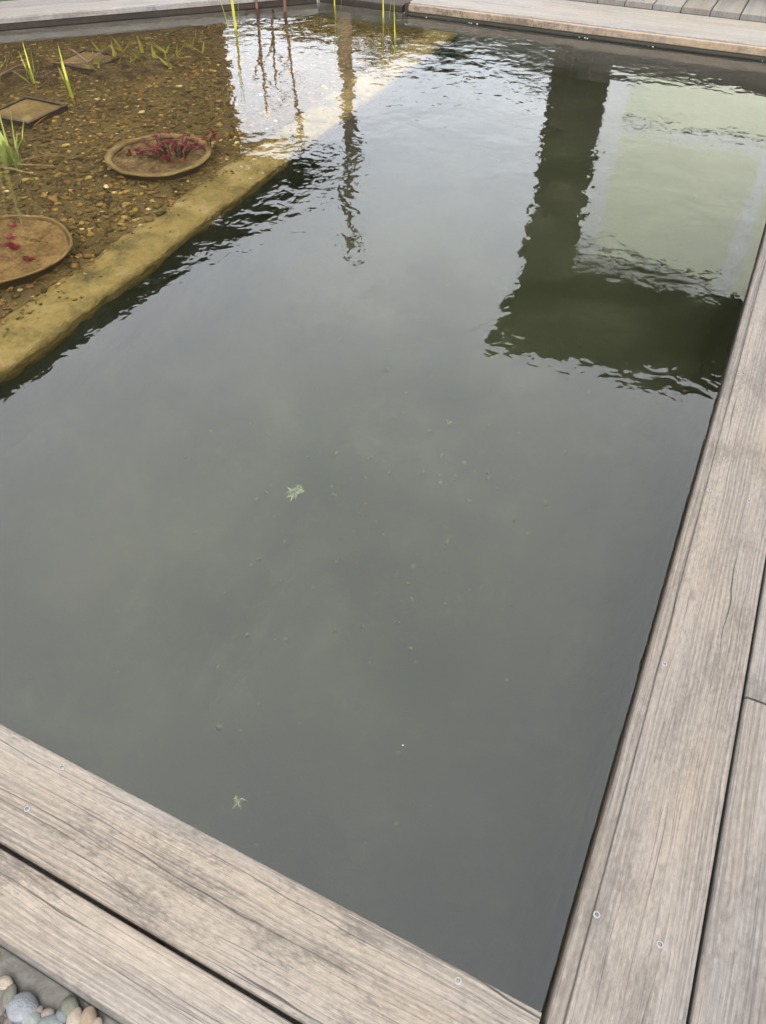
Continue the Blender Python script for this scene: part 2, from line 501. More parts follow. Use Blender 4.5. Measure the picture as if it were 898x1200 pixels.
def ring_sheet(name, inner, half, z, mat):
    n = len(inner)
    outer = []
    cx, cy = -2.8, 3.4
    for x, y in inner:
        d = max(abs(x - cx), abs(y - cy))
        outer.append((cx + (x - cx) / d * half, cy + (y - cy) / d * half))
    # add the square's corners so that the sheet is large and plain
    vs = [(x, y, z) for x, y in inner] + [(x, y, z) for x, y in outer]
    fs = [(i, n + i, n + (i + 1) % n, (i + 1) % n) for i in range(n)]
    return mesh_obj(name, vs, fs, mat)


g = ring_sheet('ground', HOLE, 600, -0.22, M['lawn'])
tag(g, kind='structure')


def wall_run(bm, a, b, z0, z1, th, ext0=0.0, ext1=0.0):
    """vertical slab whose inner face runs from a to b (interior on the left of a->b ... slab on the right)"""
    a, b = Vector((*a, 0)), Vector((*b, 0))
    d = (b - a).normalized()
    nrm = Vector((d.y, -d.x, 0))
    a = a - d * ext0
    b = b + d * ext1
    ps = [a, b, b + nrm * th, a + nrm * th]
    vs = [bm.verts.new((p.x, p.y, z)) for z in (z0, z1) for p in ps]
    for q in ((3, 2, 1, 0), (4, 5, 6, 7), (0, 1, 5, 4), (1, 2, 6, 5), (2, 3, 7, 6), (3, 0, 4, 7)):
        bm.faces.new([vs[i] for i in q])


# deep part: liner floor and liner walls
bm = bmesh.new()
wall_run(bm, POOL[0], POOL[1], -1.62, 0.036, 0.2, 0.0, 0.0)
o = bm_obj('pool_wall', bm, M['liner'])
tag(o, kind='structure')
bm = bmesh.new()
wall_run(bm, (-2.42, 0.33), POOL[0], -1.62, 0.036, 0.05, 0.0, 0.0)
o = bm_obj('pool_wall', bm, M['liner'])
tag(o, kind='structure')
# uneven floor of the deep part
nx, ny = 30, 60
vs, fs = [], []
for j in range(ny + 1):
    for i in range(nx + 1):
        x = -2.40 + (0.17 + 2.40) * i / nx
        y = 0.31 + (FARY + .02 - 0.31) * j / ny
        edge = min(x + 2.40, 0.17 - x, FARY + .02 - y)
        rise = 0.55 * (1 - math.sqrt(max(0.0, 1 - max(0.0, 1 - edge / 0.55) ** 2)))
        vs.append((x, y, -1.42 + rise + 0.07 * mnoise.noise(Vector((x * 1.3, y * 1.3, 2.0))) + 0.03 * mnoise.noise(Vector((x * 5, y * 5, 7)))))
for j in range(ny):
    for i in range(nx):
        a = j * (nx + 1) + i
        fs.append((a, a + 1, a + nx + 2, a + nx + 1))
o = mesh_obj('pool_floor', vs, fs, M['liner'], None, True)
tag(o, kind='structure')
# concrete rim walls round the far side and the planting zone
bm = bmesh.new()
wall_run(bm, (0.36, FARY), POOL[2], -1.62, 0.0, 0.2)
o = bm_obj('rim_wall', bm, M['far_wall'])
tag(o, kind='structure')
bm = bmesh.new()
wall_run(bm, POOL[2], POOL[3], -0.47, 0.02, 0.2, 0.0, 0.10)
o = bm_obj('rim_wall', bm, M['concrete'])
tag(o, kind='structure')
bm = bmesh.new()
wall_run(bm, POOL[3], POOL[4], -0.47, 0.02, 0.2)
wall_run(bm, POOL[4], (-2.42, 0.33), -0.47, 0.036, 0.05)
o = bm_obj('rim_wall', bm, M['concrete'])
tag(o, kind='structure')
# planting shelf and its curb
o = prism('planting_shelf', [(-2.62, 0.33), (-2.62, FARY), (-3.62, FARY), (-6.0, 3.93), (-6.0, 0.33)], -1.5, -0.352, M['silt'])
tag(o, kind='structure')
nseg = 90
vs, fs = [], []
prof = [(-2.40, -0.46), (-2.39, -0.37), (-2.40, -0.352), (-2.425, -0.335), (-2.52, -0.332), (-2.60, -0.338), (-2.66, -0.352), (-2.70, -0.42)]
for k in range(nseg + 1):
    y = 0.31 + (FARY + .01 - .31) * k / nseg
    for q, (x, z) in enumerate(prof):
        dx = 0.009 * mnoise.noise(Vector((0.0, y * 3.1, q * .2))) + 0.007 * mnoise.noise(Vector((3.0, y * 11, q * .3)))
        dz = 0.014 * mnoise.noise(Vector((x * 6, y * 4, 5))) if q > 1 else 0
        vs.append((x + dx, y, z + dz))
n = len(prof)
for k in range(nseg):
    for q in range(n - 1):
        fs.append((k * n + q, (k + 1) * n + q, (k + 1) * n + q + 1, k * n + q + 1))
o = mesh_obj('shelf_curb', vs, fs, M['curb'], None, True)
tag(o, kind='structure')

bm = bmesh.new()
wall_run(bm, (-2.398, FARY), (-2.398, 0.33), -1.62, -0.40, 0.2)
o = bm_obj('shelf_wall', bm, M['liner'])
tag(o, kind='structure')

# the water body
WP = [(0.165, 0.32), (0.165, FARY + .01), (-3.625, FARY + .01), (-6.01, 3.935), (-6.01, 0.32)]
wobj = prism('water', WP, -1.58, 0.0, M['water'])
tag(wobj, kind='structure')

# ------------------------------------------------------------------ gravel on the shelf (too many to count)
rs = np.random.RandomState(4)
bmi = bmesh.new()
bmesh.ops.create_icosphere(bmi, subdivisions=1, radius=1.0)
bmi.verts.ensure_lookup_table()
IV = np.array([v.co[:] for v in bmi.verts]); IF = np.array([[v.index for v in f.verts] for f in bmi.faces])
bmi.free()


def stones(name, pts, sizes, mat, zoff, tone):
    n = len(pts)
    nv = len(IV)
    ang = rs.uniform(0, 2 * np.pi, n)
    sx = sizes * rs.uniform(0.8, 1.35, n); sy = sizes * rs.uniform(0.7, 1.0, n); sz = sizes * rs.uniform(0.4, 0.75, n)
    jit = 1 + rs.uniform(-.2, .2, (n, nv))
    V = IV[None] * jit[..., None] * np.stack([sx, sy, sz], 1)[:, None, :]
    c, s = np.cos(ang)[:, None], np.sin(ang)[:, None]
    X = V[..., 0] * c - V[..., 1] * s + pts[:, 0][:, None]
    Y = V[..., 0] * s + V[..., 1] * c + pts[:, 1][:, None]
    Z = V[..., 2] + zoff[:, None]
    co = np.stack([X, Y, Z], 2).reshape(-1, 3)
    F = (IF[None] + (np.arange(n) * nv)[:, None, None]).reshape(-1)
    me = bpy.data.meshes.new(name)
    nf = n * len(IF)
    me.vertices.add(n * nv); me.loops.add(nf * 3); me.polygons.add(nf)
    me.vertices.foreach_set('co', co.ravel())
    me.loops.foreach_set('vertex_index', F.astype(np.int32))
    me.polygons.foreach_set('loop_start', np.arange(0, nf * 3, 3, dtype=np.int32))
    me.polygons.foreach_set('use_smooth', np.ones(nf, dtype=bool))
    at = me.attributes.new('tone', 'FLOAT', 'POINT')
    at.data.foreach_set('value', np.repeat(tone, nv).astype(np.float32))
    me.update(); me.validate()
    me.materials.append(mat)
    return link(bpy.data.objects.new(name, me))


N = 33000
px = rs.uniform(-5.9, -2.63, N); py = rs.uniform(0.5, 6.2, N)
keep = (py < 3.93 + (px + 6.0) * (FARY - 3.93) / 2.38 - .03)
# denser close to the near pots, thinning into silt at the far end and along the curb
dens = np.clip(1.2 - 0.16 * np.maximum(py - 3.4, 0) - 0.9 * np.exp(-((px + 2.62) / 0.09) ** 2), 0.1, 1)
keep &= rs.uniform(0, 1, N) < dens
px, py = px[keep], py[keep]
n = len(px)
size = np.clip(rs.lognormal(math.log(0.0098), 0.42, n), 0.005, 0.030)
tone = rs.beta(1.5, 1.85, n)
tone[rs.uniform(0, 1, n) < .010] = 1.0
zo = -0.352 + size * 0.22 + rs.uniform(0, .006, n)
# stray stones washed onto the curb
m_ = 420
qx = -2.66 + np.abs(rs.normal(0, .075, m_)); qy = rs.uniform(.5, 6.2, m_)
ok = qx < -2.43
qx, qy = qx[ok], qy[ok]
qs = rs.uniform(.004, .010, len(qx))
px = np.concatenate([px, qx]); py = np.concatenate([py, qy]); size = np.concatenate([size, qs])
zo = np.concatenate([zo, -0.334 + qs * .3]); tone = np.concatenate([tone, rs.beta(1.25, 1.8, len(qx))])
gr = stones('pond_gravel', np.stack([px, py], 1), size, M['gravel'], zo, tone)
tag(gr, 'yellow brown gravel covering the shallow planting shelf under water', 'gravel', kind='stuff')

# ------------------------------------------------------------------ decks
def board(name, length, width, thick, mat, parent, loc, rz=0.0, bevel=0.004, lip=0.0, seed=0):
    """board along local +X, width along local +Y, top at local z=0; the lip is a worn chamfer on the y=0 edge"""
    nseg = max(6, int(length / 0.22))
    if lip:
        prof = [(0.0, -thick), (0.0, -0.018), (0.003, -0.0145), (lip, -0.0085), (lip + .0025, -0.0015), (lip + .006, 0.0)]
    else:
        prof = [(0.0, -thick), (0.0, -bevel * 1.6), (bevel * .45, -bevel * .5), (bevel * 1.5, 0.0)]
    prof += [(width - bevel * 1.5, 0.0), (width - bevel * .45, -bevel * .5), (width, -bevel * 1.6), (width, -thick)]
    vs, fs = [], []
    m_ = len(prof)
    for k in range(nseg + 1):
        x = length * k / nseg
        for q, (y, z) in enumerate(prof):
            dy = 0.0011 * mnoise.noise(Vector((x * 2.3, (y > width / 2) * 9.0, seed)))
            dz = 0.0008 * mnoise.noise(Vector((x * 1.9, y * 5, seed + 3.3)))
            vs.append((x, y + dy, z + dz))
    for k in range(nseg):
        for q in range(m_):
            q2 = (q + 1) % m_
            fs.append((k * m_ + q, (k + 1) * m_ + q, (k + 1) * m_ + q2, k * m_ + q2))
    fs.append(tuple(range(m_)))
    fs.append(tuple(nseg * m_ + q for q in reversed(range(m_))))
    o = mesh_obj(name, vs, fs, mat, parent, False, loc)
    o.rotation_euler = (0, 0, rz)
    bmx = bmesh.new(); bmx.from_mesh(o.data)
    bmesh.ops.recalc_face_normals(bmx, faces=bmx.faces)
    bmx.to_mesh(o.data); bmx.free()
    return o


def screw_mesh():
    bm = bmesh.new()
    seg = 20
    rings = [(0.0066, -0.004), (0.0066, 0.0003), (0.0058, 0.0009), (0.0036, 0.0009), (0.0030, -0.0014)]
    vv = []
    for r, z in rings:
        row = []
        for k in range(seg):
            a = 2 * math.pi * k / seg
            rr = r if r > 0.0035 else r * (1.0 + 0.28 * math.cos(4 * a))
            row.append(bm.verts.new((rr * math.cos(a), rr * math.sin(a), z)))
        vv.append(row)
    for i in range(len(rings) - 1):
        for k in range(seg):
            f = bm.faces.new((vv[i][k], vv[i][(k + 1) % seg], vv[i + 1][(k + 1) % seg], vv[i + 1][k]))
            f.material_index = 1 if i == 3 else 0
    f = bm.faces.new(vv[-1]); f.material_index = 1
    bmesh.ops.recalc_face_normals(bm, faces=bm.faces)
    me = bpy.data.meshes.new('screw')
    bm.to_mesh(me); bm.free()
    me.materials.append(M['metal']); me.materials.append(M['slot'])
    return me


SCREW = screw_mesh()


def screw(brd, x, y, rot=0.0):
    """x, y in the board's own parent space, put on the board's top"""
    o = bpy.data.objects.new('screw', SCREW)
    link(o, brd)
    loc = brd.matrix_basis.inverted() @ Vector((x, y, brd.location.z))
    o.location = (loc.x, loc.y, 0.0004)
    o.rotation_euler = (0, 0, rot)
    return o


random.seed(3)
# right-hand deck: boards run along the pool; the first one carries the worn lip
deck = empty('wooden_deck', (0, 0, 0), 0, 'weathered grey boardwalk along the right edge of the pool, boards lengthwise', 'deck')
GAP = 0.0055
x = 0.14
cols = [(0.212, [-1.2, 4.35, 7.2]), (0.212, [-1.2, 1.125, 4.9, 7.2]), (0.212, [-1.2, 2.6, 6.2, 7.2]), (0.212, [-1.2, 0.7, 4.1, 7.2])]
for ci, (wd, cuts) in enumerate(cols):
    for a, b in zip(cuts[:-1], cuts[1:]):
        b2 = b - 0.006
        # local +X points along -Y so that local +Y is world +X ... (rz = -90 deg gives +Y -> +X)
        bo = board('board', b2 - a, wd, 0.042, M['wood_right'], deck, (x, b2, DECK), R(-90), 0.004, 0.026 if ci == 0 else 0.0, seed=ci * 3 + a)
        ys = [yy for yy in (-0.68, -0.07, 0.539, 1.128, 1.761, 2.37, 2.98, 3.59, 4.2, 4.81, 5.42, 6.03) if a + .02 < yy < b2 - .02]
        for yy in ys:
            if ci == 0:
                screw(bo, x + 0.035 + random.uniform(-.004, .004), yy, random.random())
                if abs(yy - 1.128) > .01:
                    screw(bo, x + 0.143 + random.uniform(-.004, .004), yy + .001, random.random())
            elif ci > 1:
                screw(bo, x + 0.04, yy, random.random()); screw(bo, x + 0.165, yy, random.random())
    x += wd + GAP
box('waterline_board', 0.1412, 0.1535, 0.353, 6.25, -0.03, 0.0372, M['wet_wood'], deck)
for yy in (0.539, 1.761, 2.98, 4.2, 5.42):
    bo = box('joist', 0.36, 0.98, yy - .03, yy + .03, -0.2, 0.0375, M['dark_wood'], deck)

# near deck: two boards along the near edge
near = empty('wooden_deck', (0, 0, 0), 0, 'two weathered grey edging boards between pool and pebbles in the foreground', 'deck')
for (y0, y1, cuts, sd) in ((0.163, 0.352, [-6.2, -2.9, 0.134], 1), (0.037, 0.155, [-6.2, -4.1, 0.134], 2)):
    for a, b in zip(cuts[:-1], cuts[1:]):
        bo = board('board', b - a - 0.005, y1 - y0, 0.042, M['wood_near'], near, (a, y0, DECK), 0.0, 0.005, seed=sd * 7 + a)
        if sd == 1:
            for xx in (-5.9, -5.3, -4.5, -3.6, -2.7, -1.8, -0.904, -0.018):
                if a + .02 < xx < b - .02:
                    screw(bo, xx + 0.002, 0.332, random.random())
                    if xx < -0.1:
                        screw(bo, xx, 0.235, random.random())

# far deck: wide edge board, fascia board at the water, planks behind
far = empty('wooden_deck', (0, 0, 0), 0, 'pale grey deck at the far end of the pool, planks behind a wide edge board', 'deck')
bo = board('edge_board', 3.6, 0.575, 0.035, M['wood_far'], far, (-2.80, FARY + 0.012, DECK), 0.0, 0.005, seed=21)
bo = board('edge_board', 2.0, 0.575, 0.035, M['wood_far'], far, (0.805, FARY + 0.012, DECK), 0.0, 0.005, seed=22)
fb = box('fascia_board', -2.80, 0.139, FARY - 0.024, FARY + 0.006, 0.022, 0.070, M['wood_fascia'], far, 0.006)
box('waterline_board', -2.80, 0.139, FARY - 0.018, FARY + 0.004, -0.05, 0.021, M['side_liner'], far, 0.003)
box('end_board', -2.83, -2.802, FARY - 0.024, FARY + 0.56, -0.06, 0.078, M['dark_wood'], far, 0.003)
x = -2.79 + 0.05
k = 0
while x < 2.6:
    bo = board('plank', 1.1, 0.203, 0.036, M['wood_far'], far, (x + 0.203, 6.878, DECK + 0.036), R(90), 0.005, seed=30 + k)
    x += 0.2105
    k += 1
box('joist', -2.79, 2.55, 6.95, 7.03, -0.21, DECK - 0.001, M['dark_wood'], far)
box('joist', -2.79, 2.55, 7.75, 7.83, -0.21, DECK - 0.001, M['dark_wood'], far)
box('joist', -2.79, 2.55, 6.70, 6.76, -0.21, DECK - 0.036, M['dark_wood'], far)

# timber edging along the diagonal bank at the far left
bank = empty('timber_edging', (0, 0, 0), 0, 'pale timber edging board along the slanting bank at far left', 'edging')
d = Vector((POOL[2][0] - POOL[3][0], POOL[2][1] - POOL[3][1], 0))
ang = math.atan2(d.y, d.x)
p0 = Vector((POOL[3][0], POOL[3][1], DECK))
nrm = Vector((-d.y, d.x, 0)).normalized()
bo = board('edge_board', d.length + 0.0, 0.24, 0.04, M['wood_far'], bank, p0 - nrm * 0.01, ang, 0.006, seed=41)
bo = board('edge_board', d.length + 0.1, 0.24, 0.04, M['wood_far'], bank, p0 + nrm * 0.236, ang, 0.006, seed=42)
bo = board('fascia_board', d.length - .01, 0.02, 0.075, M['dark_wood'], bank, p0 - nrm * 0.006 + Vector((0, 0, -0.0405)), ang, 0.003, seed=43)
# low timber behind the recess between bank and far deck
rec = empty('timber_edging', (0, 0, 0), 0, 'dark low timber edging between slanting bank and the far deck', 'edging')
board('edge_board', 0.74, 0.22, 0.05, M['dark_wood'], rec, (-3.60, FARY + 0.0, 0.05), 0.0, 0.006, seed=51)

# concrete footing under the near boards and the pebble bed
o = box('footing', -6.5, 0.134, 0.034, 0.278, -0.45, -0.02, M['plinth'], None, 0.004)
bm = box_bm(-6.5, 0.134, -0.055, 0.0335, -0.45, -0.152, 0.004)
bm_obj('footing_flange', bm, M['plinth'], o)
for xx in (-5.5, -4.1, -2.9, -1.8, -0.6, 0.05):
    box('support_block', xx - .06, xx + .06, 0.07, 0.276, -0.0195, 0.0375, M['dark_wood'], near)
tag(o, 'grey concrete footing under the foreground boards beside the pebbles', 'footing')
o = mesh_obj('pebble_bed', [(-6.5, -4, -0.162), (0.12, -4, -0.162), (0.12, 0.01, -0.162), (-6.5, 0.01, -0.162)], [(0, 1, 2, 3)], M['bed'])
tag(o, kind='structure')
bed = o
PEB = []
for k in range(7):
    bm = bmesh.new()
    bmesh.ops.create_icosphere(bm, subdivisions=3, radius=1.0)
    for v in bm.verts:
        p = v.co.copy()
        q = 1 + 0.16 * mnoise.noise(p * 0.9 + Vector((k * 5.1, 0, 0))) + 0.05 * mnoise.noise(p * 2.2 + Vector((0, k * 3, 0)))
        v.co = p * q
    me = bpy.data.meshes.new('pebble')
    bm.to_mesh(me); bm.free()
    me.polygons.foreach_set('use_smooth', [True] * len(me.polygons))
    me.materials.append(M['pebble'])
    PEB.append(me)
random.seed(11)
placed = []


def pebble(x, y, z, r, sx=1.0, sy=0.8, sz=0.55, rz=None, tilt=0.15):
    o = bpy.data.objects.new('pebble', random.choice(PEB))
    link(o, bed)
    o.location = (x, y, z)
    o.scale = (r * sx, r * sy, r * sz)
    o.rotation_euler = (random.uniform(-tilt, tilt), random.uniform(-tilt, tilt), random.uniform(0, 6.28) if rz is None else rz)
    placed.append((x, y, r))
    return o


TONES = {'tan': (0.20, 0.165, 0.125), 'olive': (0.085, 0.082, 0.06), 'grey': (0.115, 0.12, 0.125), 'grey2': (0.095, 0.105, 0.10), 'ochre': (0.17, 0.125, 0.085),
         'pink': (0.15, 0.115, 0.10), 'pale': (0.13, 0.14, 0.122), 'brown': (0.08, 0.066, 0.054)}
# the pebbles that lie against the footing in view: x, y, half length, half width, tone
for (x, y, a, b, tone_) in (
(-0.825, -0.011, 0.0182, 0.0156, 'tan'),
(-0.799, -0.025, 0.0155, 0.0267, 'olive'),
(-0.763, -0.029, 0.0367, 0.0307, 'grey'),
(-0.682, 0.014, 0.0201, 0.0210, 'olive'),
(-0.660, 0.001, 0.0184, 0.0242, 'tan'),
(-0.636, 0.013, 0.0191, 0.0241, 'ochre'),
(-0.712, -0.015, 0.0160, 0.0118, 'pink'),
(-0.685, -0.006, 0.0151, 0.0168, 'grey2'),
(-0.733, -0.037, 0.0220, 0.0195, 'pale'),
(-0.697, -0.024, 0.0303, 0.0185, 'grey2'),
(-0.768, -0.058, 0.0137, 0.0145, 'brown'),
(-0.731, -0.017, 0.0085, 0.0093, 'pink'),
(-0.801, -0.041, 0.0112, 0.0258, 'brown'),
(-0.615, 0.015, 0.0108, 0.0124, 'tan'),
(-0.747, -0.055, 0.0170, 0.0128, 'grey2')
):
    o = pebble(x, y, -0.140, 0.84, a, b, min(a, b) * .66, R(25.7), .15)
    placed[-1] = (x, y, (a + b) / 2)
    o.color = (*TONES[tone_], 1)
names = list(TONES)
for tries in range(4000):
    x = random.uniform(-2.1, 0.3); y = random.uniform(-0.75, 0.0)
    r = random.choice((0.012, 0.016, 0.02, 0.024, 0.03))
    if y > (-0.02 if x < -0.72 else 0.028) - r:
        continue
    if all((x - a) ** 2 + (y - b) ** 2 > ((r + c) * 0.76) ** 2 for a, b, c in placed):
        o = pebble(x, y, -0.15 + random.uniform(-.008, .004), r, random.uniform(.95, 1.3), random.uniform(.7, .95), random.uniform(.5, .75), None, .4)
        c_ = TONES[random.choice(names)]
        q = random.uniform(.75, 1.15)
        o.color = (c_[0] * q, c_[1] * q, c_[2] * q, 1)
    if len(placed) > 290:
        break

# ------------------------------------------------------------------ planting bowls and trays on the shelf
def bowl(loc, r, label, rim_w, soil_mat, seed, heap):
    root = empty('planting_bowl', loc, 0, label, 'bowl', 'round bowls on the planting shelf')
    hgt = 0.125
    lathe('bowl_body', [(r * .86, 0.0), (r * .93, hgt * .5), (r * .965, hgt - .016)], M['tray'], root, 64, None, 0.03, seed)
    lathe('rim', [(r * .955, hgt - .018), (r, hgt - .014), (r * .998, hgt - .001), (r - rim_w * .5, hgt + .006), (r - rim_w, hgt - .001), (r - rim_w - .008, hgt - .03)], M['clay'], root, 72, None, 0.045, seed)
    rings = 12
    vs, fs = [], []
    seg = 48
    rr0 = r - rim_w - 0.004
    for i in range(rings + 1):
        rr = rr0 * i / rings
        for k in range(seg):
            a = 2 * math.pi * k / seg
            p = Vector((rr * math.cos(a), rr * math.sin(a), 0))
            z = hgt - (.042 if heap < .01 else .026) + heap * (1 - (rr / rr0) ** 2) + 0.016 * mnoise.noise(p * 9 + Vector((0, 0, seed))) + 0.014 * mnoise.noise(p * 24)
            vs.append((p.x, p.y, z))
    for i in range(rings):
        for k in range(seg):
            k2 = (k + 1) % seg
            fs.append((i * seg + k, i * seg + k2, (i + 1) * seg + k2, (i + 1) * seg + k))
    mesh_obj('soil', vs, fs, soil_mat, root, True)
    return root


B1 = Vector((-3.02, 3.375, -0.365))
B2 = Vector((-3.03, 2.19, -0.365))
bowl(B1, 0.295, 'round clay bowl with raised rim holding the red plant, under water', 0.035, M['soil'], 1.0, 0.0)
bowl(B2, 0.325, 'round clay bowl heaped with soil and few red leaves, under water at left', 0.016, M['bowl_soil'], 2.0, 0.018)


def tray(loc, w_, d_, h_, label, rz=0.0):
    root = empty('planting_tray', loc, rz, label, 'tray', 'square trays on the planting shelf')
    t_ = 0.012
    bm = bmesh.new()
    for (x0, x1, y0, y1) in ((0, w_, 0, t_), (0, w_, d_ - t_, d_), (0, t_, t_, d_ - t_), (w_ - t_, w_, t_, d_ - t_)):
        box_bm(x0, x1, y0, y1, 0, h_, 0.0, bm)
    bm_obj('tray_wall', bm, M['tray'], root)
    bm = bmesh.new()
    for (x0, x1, y0, y1) in ((-.008, w_ + .008, -.008, t_ + .004), (-.008, w_ + .008, d_ - t_ - .004, d_ + .008), (-.008, t_ + .004, t_ + .004, d_ - t_ - .004), (w_ - t_ - .004, w_ + .008, t_ + .004, d_ - t_ - .004)):
        box_bm(x0, x1, y0, y1, h_, h_ + .008, 0.0, bm)
    bm_obj('tray_rim', bm, M['tray'], root)
    g_ = 14
    vs = [(t_ + (w_ - 2 * t_) * i / g_, t_ + (d_ - 2 * t_) * j / g_, h_ - .022 + 0.012 * mnoise.noise(Vector((i * .5, j * .5, loc[0] * 3)))) for j in range(g_ + 1) for i in range(g_ + 1)]
    fs = [(j * (g_ + 1) + i, j * (g_ + 1) + i + 1, (j + 1) * (g_ + 1) + i + 1, (j + 1) * (g_ + 1) + i) for j in range(g_) for i in range(g_)]
    mesh_obj('soil', vs, fs, M['clay'], root, True)
    return root


tray((-4.335, 3.395, -0.372), 0.335, 0.335, 0.12, 'brown square planting tray beside the tall green iris, nearer the gravel')
tray((-4.50, 2.985, -0.372), 0.335, 0.335, 0.12, 'brown square planting tray at the left frame edge behind the tall green iris')
tray((-4.66, 4.33, -0.372), 0.335, 0.335, 0.105, 'brown square planting tray sunk in the dark soil mound by the slanting bank')

# dark soil mounds at the far side of the shelf
def mound(name, cx, cy, rx, ry, h, rz, label, seed):
    g_ = 30
    vs, fs = [], []
    for j in range(g_ + 1):
        for i in range(g_ + 1):
            u, v_ = -1 + 2 * i / g_, -1 + 2 * j / g_
            rr = math.sqrt(u * u + v_ * v_)
            z = h * max(0, 1 - rr * rr) ** 1.0 * (0.75 + 0.55 * mnoise.noise(Vector((u * 2.3, v_ * 2.3, seed)))) + 0.05 * mnoise.noise(Vector((u * 6, v_ * 6, seed))) * max(0, 1.1 - rr) - (0.02 if rr > .95 else 0)
            vs.append((u * rx, v_ * ry, z))
    for j in range(g_):
        for i in range(g_):
            a = j * (g_ + 1) + i
            fs.append((a, a + 1, a + g_ + 2, a + g_ + 1))
    o = mesh_obj(name, vs, fs, M['dark_soil'], None, True, (cx, cy, -0.378))
    o.rotation_euler = (0, 0, rz)
    tag(o, label, 'soil mound')
    return o


mound('soil_mound', -4.25, 4.50, 0.52, 0.30, 0.15, R(35), 'dark soil mound with small yellow shoots below the slanting bank', 1.5)
mound('soil_mound', -4.85, 3.98, 0.50, 0.26, 0.13, R(40), 'dark soil mound at left carrying the two thin iris clumps', 6.5)

# ------------------------------------------------------------------ plants
def blade_mesh(length, width, lean, az, curve=0.35, seg=8, fold=0.25, tipdroop=0.0):
    """one strap leaf rising from the origin; V-folded cross-section"""
    vs, fs = [], []
    dirx, diry = math.cos(az), math.sin(az)
    px_, py_ = -diry, dirx
    pos = Vector((0, 0, 0))
    ang_ = lean
    for k in range(seg + 1):
        s = k / seg
        wv = width * (0.55 + 0.45 * math.sin(math.pi * min(1, s * 1.4 + .1))) * (1 - max(0, (s - .55) / .45) ** 1.5) * .5 + 0.0004
        f_ = fold * wv
        vs.append((pos.x - px_ * wv, pos.y - py_ * wv, pos.z + f_))
        vs.append((pos.x + dirx * f_, pos.y + diry * f_, pos.z))
        vs.append((pos.x + px_ * wv, pos.y + py_ * wv, pos.z + f_))
        st = length / seg
        pos = pos + Vector((dirx * math.sin(ang_), diry * math.sin(ang_), math.cos(ang_))) * st
        ang_ += curve / seg + (tipdroop / seg if s > .6 else 0)
    for k in range(seg):
        a = k * 3
        fs += [(a, a + 1, a + 4, a + 3), (a + 1, a + 2, a + 5, a + 4)]
    return vs, fs


def clump(name, loc, blades, mat, label, cat, group=None, part='leaf', spread=0.02, seed=0, mats=None):
    rnd = random.Random(seed)
    root = empty(name, loc, 0, label, cat, group)
    for i, (ln, wd, lean, az, cv) in enumerate(blades):
        vs, fs = blade_mesh(ln, wd, lean, az, cv)
        dx, dy = rnd.uniform(-spread, spread), rnd.uniform(-spread, spread)
        mesh_obj(part, [(x + dx, y + dy, z) for x, y, z in vs], fs, (mats[i] if mats else mat), root, True)
    return root


def tube(pts, r0, r1, seg=6):
    vs, fs = [], []
    n = len(pts)
    for i, p in enumerate(pts):
        p = Vector(p)
        d_ = (Vector(pts[min(i + 1, n - 1)]) - Vector(pts[max(i - 1, 0)])).normalized()
        a = d_.orthogonal().normalized(); b = d_.cross(a)
        r = r0 + (r1 - r0) * i / (n - 1)
        for k in range(seg):
            q = 2 * math.pi * k / seg
            vs.append(p + a * r * math.cos(q) + b * r * math.sin(q))
    for i in range(n - 1):
        for k in range(seg):
            fs.append((i * seg + k, i * seg + (k + 1) % seg, (i + 1) * seg + (k + 1) % seg, (i + 1) * seg + k))
    fs.append(tuple(reversed(range(seg)))); fs.append(tuple((n - 1) * seg + k for k in range(seg)))
    return vs, fs


def merge(parts):
    V, F = [], []
    for vs, fs in parts:
        o_ = len(V)
        V += [tuple(v) for v in vs]
        F += [tuple(i + o_ for i in f) for f in fs]
    return V, F


# big iris by the left frame edge, with dead stalks lying beside it
IR = (-3.66, 2.93, -0.36)
clump('iris_plant', IR, [(0.98, .036, .08, 3.0, .16), (0.84, .040, .13, 3.3, .22), (0.72, .030, .03, 0.4, .10), (0.66, .036, .20, 2.9, .3), (0.58, .026, .08, 0.2, .2), (0.52, .030, .32, 3.6, .3), (0.48, .022, .25, 1.5, .3), (0.40, .02, .5, 2.2, .4)], M['iris_pale'], 'largest green iris clump, at the left edge in front of the trays', 'iris', None, 'leaf', .025, 4)
clump('dead_stalk', (-3.72, 2.90, -0.30), [(0.42, .016, 1.12, 0.55, .25), (0.36, .020, 1.25, 0.20, .25), (0.33, .022, 1.35, -.05, .2), (0.27, .016, 1.2, 1.15, .3)], M['dead'], 'tan dead stalks lying out sideways from the largest iris', 'stalks', None, 'stalk', .03, 8)
clump('orange_leaf', (-3.86, 3.30, -0.16), [(0.20, .022, .5, 0.9, .2)], M['orange'], 'single orange yellow leaf sticking up by the brown trays', 'leaf', None, 'leaf', .0, 1)
